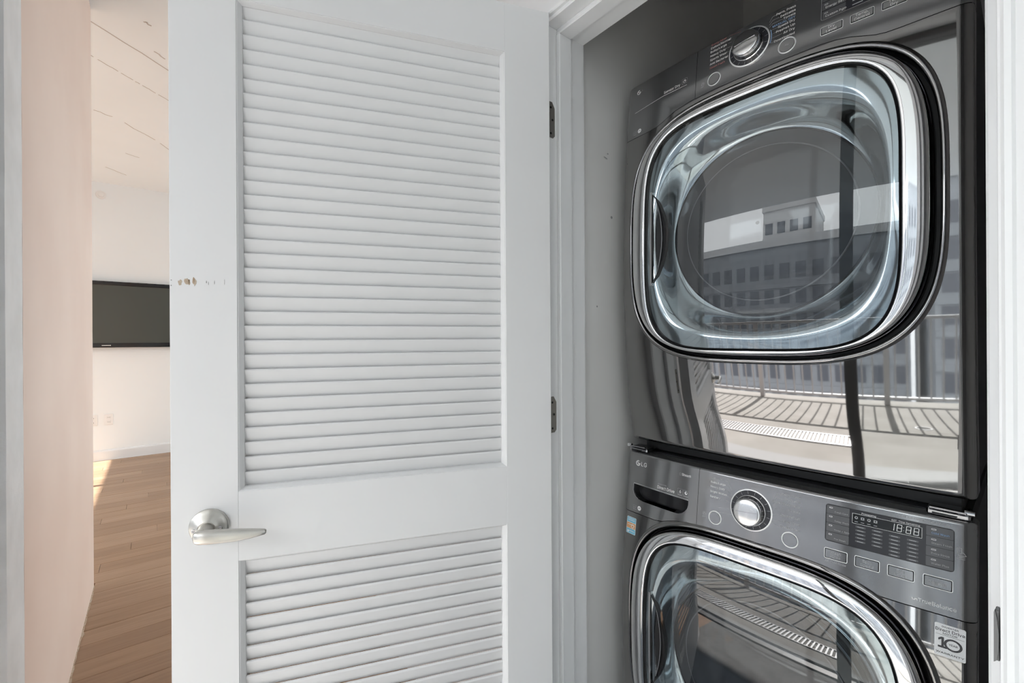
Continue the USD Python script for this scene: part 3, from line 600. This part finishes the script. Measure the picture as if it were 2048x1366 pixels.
        for (s0, s1, ln) in ((.4778, .5148, ('Wash', 'Rinse')), (.5256, .5627, ('Spin', 'Speed')), (.5732, .6102, ('Soil', 'Level')), (.6208, .6581, ('Signal',))):
            rect_button(kind, c, s0, s1, .8354, .8553, ln, .0048 if len(ln) > 1 else .0058)
        text(kind, c, 'Alt. Cold Rinse', .4960, .8290, .0036, 'print_grey', anchor='c')
        text(kind, c, '* Press & Hold 3 Sec. for Extra Functions', .6535, .9425, .0026, 'print_grey', anchor='r')
        put('display_window', sheet(kind, rrect(.4782, .6590, .8688, .9380, .005), .0002, 0, .02), 'display', c, label='black display window')
        outline(kind, c, .4778, .6594, .8684, .9384, .0007, 'groove', r=.0052, name='display_frame')
        def key(s0, s1, z0_, z1_, left_):
            put('touch_key', sheet(kind, rrect(s0, s1, z0_, z1_, .0012), .0007, .0006, .02), 'touch', c)
            outline(kind, c, s0 + (.0040 if left_ else .0065), s0 + (.0098 if left_ else .0130), z1_ - .0058, z1_ - .0032, .0007, 'print_white', .0010, .0013)
        for k, (w_, w2) in enumerate((('Fresh', 'Care'), ('Delay', 'Wash'), ('Rinse', '+ Spin'), ('Pre', 'Wash'))):
            z1_ = .9368 - k * .0168; key(.4797, .5160, z1_ - .0160, z1_, True); text(kind, c, w_ + ' ' + w2, .4930, z1_ - .0125, .0030, 'print_grey', .0009)
        for k, (w_, w2) in enumerate((('Cold', 'Wash'), ('Steam', 'Fresh'), ('Extra', 'Rinse'), ('Water', 'Plus'))):
            z1_ = .9368 - k * .0168; key(.6240, .6580, z1_ - .0160, z1_, False); text(kind, c, w_ + ' ' + w2, .6310, z1_ - .0120, .0032, 'print_blue' if k == 0 else 'print_grey', .0009)
        put('lcd', sheet(kind, rrect(.5206, .6186, .9130, .9309, .0006), .0005, 0, .02), 'lcd', c)
        outline(kind, c, .5203, .6189, .9127, .9312, .0006, 'print_white', .0008, .0005, 'lcd_frame')
        text(kind, c, 'Processing', .5345, .9320, .0030, 'print_white', .0004); text(kind, c, 'EST. Time Remaining', .5780, .9322, .0028, 'print_white', .0004)
        for k in range(4):
            s = .5265 + k * .0095
            put('lcd_icon', sheet(kind, (sg.Point(s, .9238).buffer(.0026, 8) if k % 2 == 0 else sg.box(s - .0026, .9215, s + .0026, .9262)).difference(sg.Point(s, .9240).buffer(.0012, 6)), .0008, 0, .02), 'print_grey', c); line(kind, c, [(s - .0025, .9165), (s + .0025, .9165)], .0010, 'print_grey', .0008)
        seg = {'1': 'bc', '8': 'abcdefg'}
        for ch, s in (('1', .5745), ('8', .5848), ('8', .5972), ('8', .6075)):
            h, w = .0118, .0068; zb = .9160
            P_ = {'a': [(0, h), (w, h)], 'b': [(w, h), (w, h / 2)], 'c': [(w, h / 2), (w, 0)], 'd': [(0, 0), (w, 0)], 'e': [(0, 0), (0, h / 2)], 'f': [(0, h / 2), (0, h)], 'g': [(0, h / 2), (w, h / 2)]}
            g = shapely.union_all([sg.LineString([(s + x * .88 + y * .08 + (.06 * w), zb + y) for x, y in P_[k]]).buffer(.0005, cap_style=2) for k in seg[ch]])
            for q in polys(g): put('lcd_digit', sheet(kind, q, .0008, 0, .02), 'print_white', c)
        for (zz) in (.9192, .9248): put('lcd_colon', sheet(kind, sg.Point(.5945, zz).buffer(.0005, 6), .0008, 0, .02), 'print_white', c)
        for q, n_l in ((0, 5), (1, 5), (2, 6), (3, 6)):
            for k in range(n_l):
                s = .5275 + q * .0245; z = .9085 - k * .0066 + (.002 if q < 2 else 0) - .003
                put('indicator_pill', sheet(kind, rrect(s - .002, s + .0135, z - .0016, z + .0016, .0012), .0004, 0, .02), 'touch', c); line(kind, c, [(s + .001, z), (s + .0105, z)], .0011, 'print_grey', .0007)
        text(kind, c, 'TrueBalance', .6150, .8060, .0062, 'print_white', stretch=.95); text(kind, c, 'TM', .6565, .8100, .0022, 'print_grey')
        put('printed_icon', sheet(kind, sg.LineString([(.6072, .8098), (.6080, .8075), (.6100, .8072), (.6112, .8095), (.6130, .8098), (.6138, .8078)]).buffer(.0008), .0003, 0, .02), 'print_white', c)
        put('printed_icon', sheet(kind, shapely.union_all([sg.LineString([(.6625, .9005), (.6625, .9105), (.6680, .9105), (.6680, .9040)]).buffer(.0004), sg.LineString([(.6635, .9000), (.6665, .8975), (.6735, .8990), (.6700, .9040), (.6660, .9020)]).buffer(.0004)]), .0003, 0, .02), 'print_grey', c)
        for q in range(2): line(kind, c, [(.6618, .8962 - q * .003), (.672, .8962 - q * .003)], .0008, 'print_grey')
        # stickers
        b = put('energy_sticker', sheet(kind, rrect(.0140, .0448, .7362, .7798, .002), .0005, .0004, .01), 'sticker_white', t, label='small pale blue and orange sticker with text bands')
        put('sticker_band', sheet(kind, rrect(.0150, .0438, .7658, .7788, .0015), .0007, 0, .01), 'sticker_blue', b); put('sticker_band', sheet(kind, sg.box(.0150, .7505, .0438, .7645), .0007, 0, .01), 'sticker_orange', b); put('sticker_band', sheet(kind, rrect(.0150, .0438, .7372, .7494, .0015), .0007, 0, .01), 'sticker_blue', b)
        for z in (.7715, .7755, .7600, .7440): line(kind, b, [(.018, z), (.041, z)], .0014, 'sticker_white', .0010)
        put('sticker_mark', sheet(kind, ring_poly(.0345, .7570, .0050, .0034), .0010, 0, .01), 'sticker_white', b); put('sticker_mark', sheet(kind, sg.Point(.0205, .7415).buffer(.0028, 10), .0010, 0, .01), 'sticker_white', b)
        b = put('warranty_sticker', sheet(kind, rrect(.6362, .6738, .7308, .7818, .0025), .0006, .0005, .01), 'sticker_white', t, label='white ten year warranty sticker')
        text(kind, b, 'INVERTER', .6550, .7766, .0023, 'print_dark', .0006, 'c', stretch=1.3); text(kind, b, 'Direct Drive', .6550, .7700, .0047, 'print_dark', .0006, 'c', stretch=1.0); text(kind, b, 'MOTOR', .6550, .7662, .0023, 'print_dark', .0006, 'c', stretch=1.5)
        line(kind, b, [(.6378, .7645), (.6722, .7645)], .0004, 'print_dark', .0008)
        text(kind, b, '1', .6405, .7445, .0160, 'print_dark', .0006, 'l', True)
        put('sticker_ring', sheet(kind, sa.scale(sg.Point(.6588, .7520).buffer(.0100, 28), 1.1, .95).difference(sa.scale(sg.Point(.6588, .7520).buffer(.0072, 28), 1.1, .95)), .0008, 0, .01), 'print_dark', b)
        text(kind, b, 'YEAR', .6588, .7506, .0030, 'print_dark', .0006, 'c', stretch=1.0); text(kind, b, 'WARRANTY', .6550, .7352, .0028, 'print_dark', .0006, 'c', stretch=1.55)
        # stacking brackets between the machines
        for s, sg_ in ((.030, -1), (.650, 1)):
            k_ = put('stacking_bracket', cbox(s - .028, s + .028, .002, .05, .9545, .9655, .003), 'chrome_dark', t, label='bright stacking kit bracket in the gap between the machines')
            put('bracket_slot', cbox(s - .02, s + .012, -.0005, .004, .9580, .9600, .0008), 'black', k_); put('bracket_rail', cbox(s - .024, s + .024, -.003, .006, .9665, .9700, .0012), 'chrome_dark', k_)
            m = trimesh.creation.cylinder(.0045, .012, sections=16); m.apply_transform(trimesh.transformations.rotation_matrix(math.pi / 2, [0, 1, 0])); m.apply_translation([s + sg_ * .027, .004, .9690]); put('bracket_screw', m, 'chrome', k_)
    return t
machine('w'); DRY = machine('d')
put('stacking_spacer', cbox(.02, MW - .02, .06, .70, .9545 - .985, .9875 - .985, .003), 'groove', DRY)

# ================================================================ THE LIVING ROOM WALL
tv = thing('television', 'flat black wall mounted television, partly hidden by the open door', 'television', (XW + .004, -1.065, 1.217))
TWD, THT = 1.24, .712
put('back_shell', cbox(0.0, .03, -.45, .45, .1, .6, .006), 'black', tv)
put('bezel', cat_(*[cbox(.03, .062, *q, .004) for q in ((-TWD / 2, TWD / 2, 0, .048), (-TWD / 2, TWD / 2, THT - .042, THT), (-TWD / 2, -TWD / 2 + .035, .04, THT - .04), (TWD / 2 - .035, TWD / 2, .04, THT - .04))]), 'tv_bezel', tv)
put('screen', box(.032, .056, -TWD / 2 + .03, TWD / 2 - .03, .045, THT - .04), 'tv_screen', tv)
put('maker_badge', cbox(.0615, .0632, -.135, -.062, .018, .027, .0006), 'satin', tv, label='small silver badge on the lower bezel')
cap = thing('wall_cap', 'small round white cap high on the far wall', 'wall cap', (XW, -1.203, 2.862))
def xlathe(prof, K=32):
    m = lathe(prof, K); v = m.vertices; m.vertices = np.stack([v[:, 2], v[:, 0], v[:, 1]], 1); return m
put('flange', xlathe([(0, 0), (.045, 0), (.045, .004), (.042, .007), (.03, .009), (0, .009)]), 'plate', cap, smooth=35); put('button', xlathe([(.026, .0085), (.025, .016), (.018, .02), (0, .021)]), 'plate', cap, smooth=35)
for i, (y, lab) in enumerate(((-1.275, 'white outlet plate on the far wall, half hidden by the peach wall'), (-1.150, 'white double outlet plate low on the far wall, right of another plate'))):
    o = thing('outlet_plate', lab, 'outlet', (XW, y, .437), group=None)
    put('cover_plate', cbox(0, .006, -.036, .036, -.058, .058, .0025), 'plate', o)
    for z in (-.024, .024):
        s = put('socket', cbox(.005, .0085, -.017, .017, z - .014, z + .014, .002), 'plate', o)
        for y2 in (-.006, .006): put('slot', cbox(.0078, .0088, y2 - .0012, y2 + .0012, z - .006, z + .004, .0003), 'black', s)

# ================================================================ THE LOGGIA BEHIND THE CAMERA (seen mirrored in the machines)
BX0, BX1 = XP0 + .15, XR
struct('floor_loggia', box(BX0 - .02, BX1 + .1, -3.48, -1.06, -.20, -.02), 'concrete', label='sunlit pale concrete loggia floor mirrored in the machines')
struct('ceiling_loggia', box(BX0, BX1, YF, -1.14, 2.86, 2.99), 'ceiling', label='concrete soffit above the loggia')
th_ = thing('trim_3', kind='structure', label='aluminium threshold and dark track of the loggia door')
put('threshold', cbox(XP1, BX1, -1.20, -1.12, -.03, .028, .004), 'alu', th_); put('track', cbox(XP1, BX1, -1.12, -1.03, -.03, .012, .003), 'dark_metal', th_)
put('outer_sill', cbox(BX0, BX1, -1.30, -1.20, -.03, .010, .003), 'concrete', th_)
wn = thing('window_1', kind='structure', label='glazed loggia front with dark mullions, mirrored in the machines')
for x in (.445, 1.42): put('mullion', cbox(x - .033, x + .033, -1.14, -1.05, .012, 2.81, .004), 'dark_metal', wn)
put('head', cbox(XP1, BX1, -1.14, -1.05, 2.81, 2.86, .004), 'dark_metal', wn)
put('pane', box(.472, 1.393, -1.098, -1.090, .012, 2.81), 'window_glass', wn); put('pane', box(1.447, BX1, -1.098, -1.090, .012, 2.81), 'window_glass', wn)
w2 = thing('window_2', kind='structure', label='full height living room window in the facade')
for x in (XW, -4.62, -3.5, XP0): put('mullion', cbox(x - .03, x + .03, YF - .03, YF + .03, 0, 2.43, .004), 'dark_metal', w2)
put('head', box(XW, XP0, YF - .03, YF + .05, 2.43, CEIL), 'wall_white', w2)
put('pane', box(XW, XP0, YF - .004, YF + .004, 0, 2.43), 'window_glass', w2)
w3 = thing('window_3', kind='structure', label='wide window in the inner wall of the living room, behind the open door')
for x in (XW + .3, -3.4, XC - .05): put('mullion', cbox(x - .03, x + .03, YN - .03, YN + .03, .5, 2.7, .004), 'trim_white', w3)
put('head', box(XW, XC, YN - .03, YN + .12, 2.7, CEIL), 'wall_white', w3); put('apron', box(XW, XC, YN - .03, YN + .12, 0, .5), 'wall_white', w3); put('pane', box(XW, XC, YN + .03, YN + .038, .5, 2.7), 'window_glass', w3)
struct('wall_block', box(XC, XC + .13, .15, YN + .1, 0, CEIL), 'wall_white', label='white side of the closet block facing the living room')
struct('ground', box(-400, 400, -400, 400, -36, -35), 'facade', label='grey street level far below')
rl = thing('balcony_railing', 'pale metal balcony railing with thin upright bars, mirrored in the dryer front', 'railing', (0, -3.33, -.02))
put('top_rail', cbox(BX0, BX1, -.025, .025, 1.05, 1.09, .004), 'rail', rl); put('bottom_rail', cbox(BX0, BX1, -.018, .018, .07, .10, .003), 'rail', rl)
for x in (-2.2, -.80, .72, 2.2): put('post', cbox(x - .03, x + .03, -.03, .03, 0, 1.06, .003), 'rail', rl)
x = BX0 + .06
while x < BX1:
    if min(abs(x - p) for p in (-2.2, -.80, .72, 2.2)) > .05: put('baluster', cbox(x - .009, x + .009, -.009, .009, .095, 1.055, .002), 'rail', rl)
    x += .115
gr = thing('floor_grille', 'slatted grey floor grille lying along the loggia threshold', 'grille', (0, -1.62, -.02))
put('grille_frame', cat_(cbox(-1.50, .42, -.13, -.115, 0, .012, .002), cbox(-1.50, .42, .115, .13, 0, .012, .002)), 'rail', gr)
for i in range(63): put('grille_bar', cbox(-1.49 + i * .03, -1.49 + i * .03 + .014, -.116, .116, .002, .011, .001), 'rail', gr)
dn = thing('floor_drain', 'round metal floor drain set in the loggia floor', 'drain', (.95, -2.35, -.02))
put('drain_ring', lathe([(.05, 0), (.075, 0), (.075, .003), (.07, .005), (.055, .005), (.05, .002)], 32), 'dark_metal', dn)
for k in range(5): put('drain_bar', cbox(-.052, .052, -.042 + k * .02, -.036 + k * .02, .0005, .004, .0008), 'dark_metal', dn)
# buildings across the street
def building(label, x0, x1, y, z1, floors, cols, wm, gw=.62):
    b = thing('office_building', label, 'building', ((x0 + x1) / 2, y, -35))
    w = x1 - x0; h = z1 + 35
    put('facade', box(-w / 2, w / 2, -14, 0, 0, h), wm, b); put('parapet', box(-w / 2 - .2, w / 2 + .2, -14.2, .25, h, h + .9), 'facade_light', b)
    fh = 3.3; cw = w / cols
    for i in range(floors):
        z = h - 1.2 - (i + 1) * fh
        put('floor_band', box(-w / 2, w / 2, 0, .18, z - .7, z - .1), wm, b)
        for c in range(cols):
            xx = -w / 2 + (c + .5) * cw
            put('window', box(xx - cw * gw / 2, xx + cw * gw / 2, -.05, .06, z + .5, z + 2.4), 'far_glass', b)
building('wide grey office block opposite, mirrored in the dryer door', -34, 4.5, -38, 8.5, 8, 20, 'facade')
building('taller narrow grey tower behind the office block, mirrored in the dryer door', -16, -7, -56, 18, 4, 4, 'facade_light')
building('nearer grey block at the right end of the street, mirrored in the dryer front', 6, 30, -34, 12, 8, 9, 'facade')
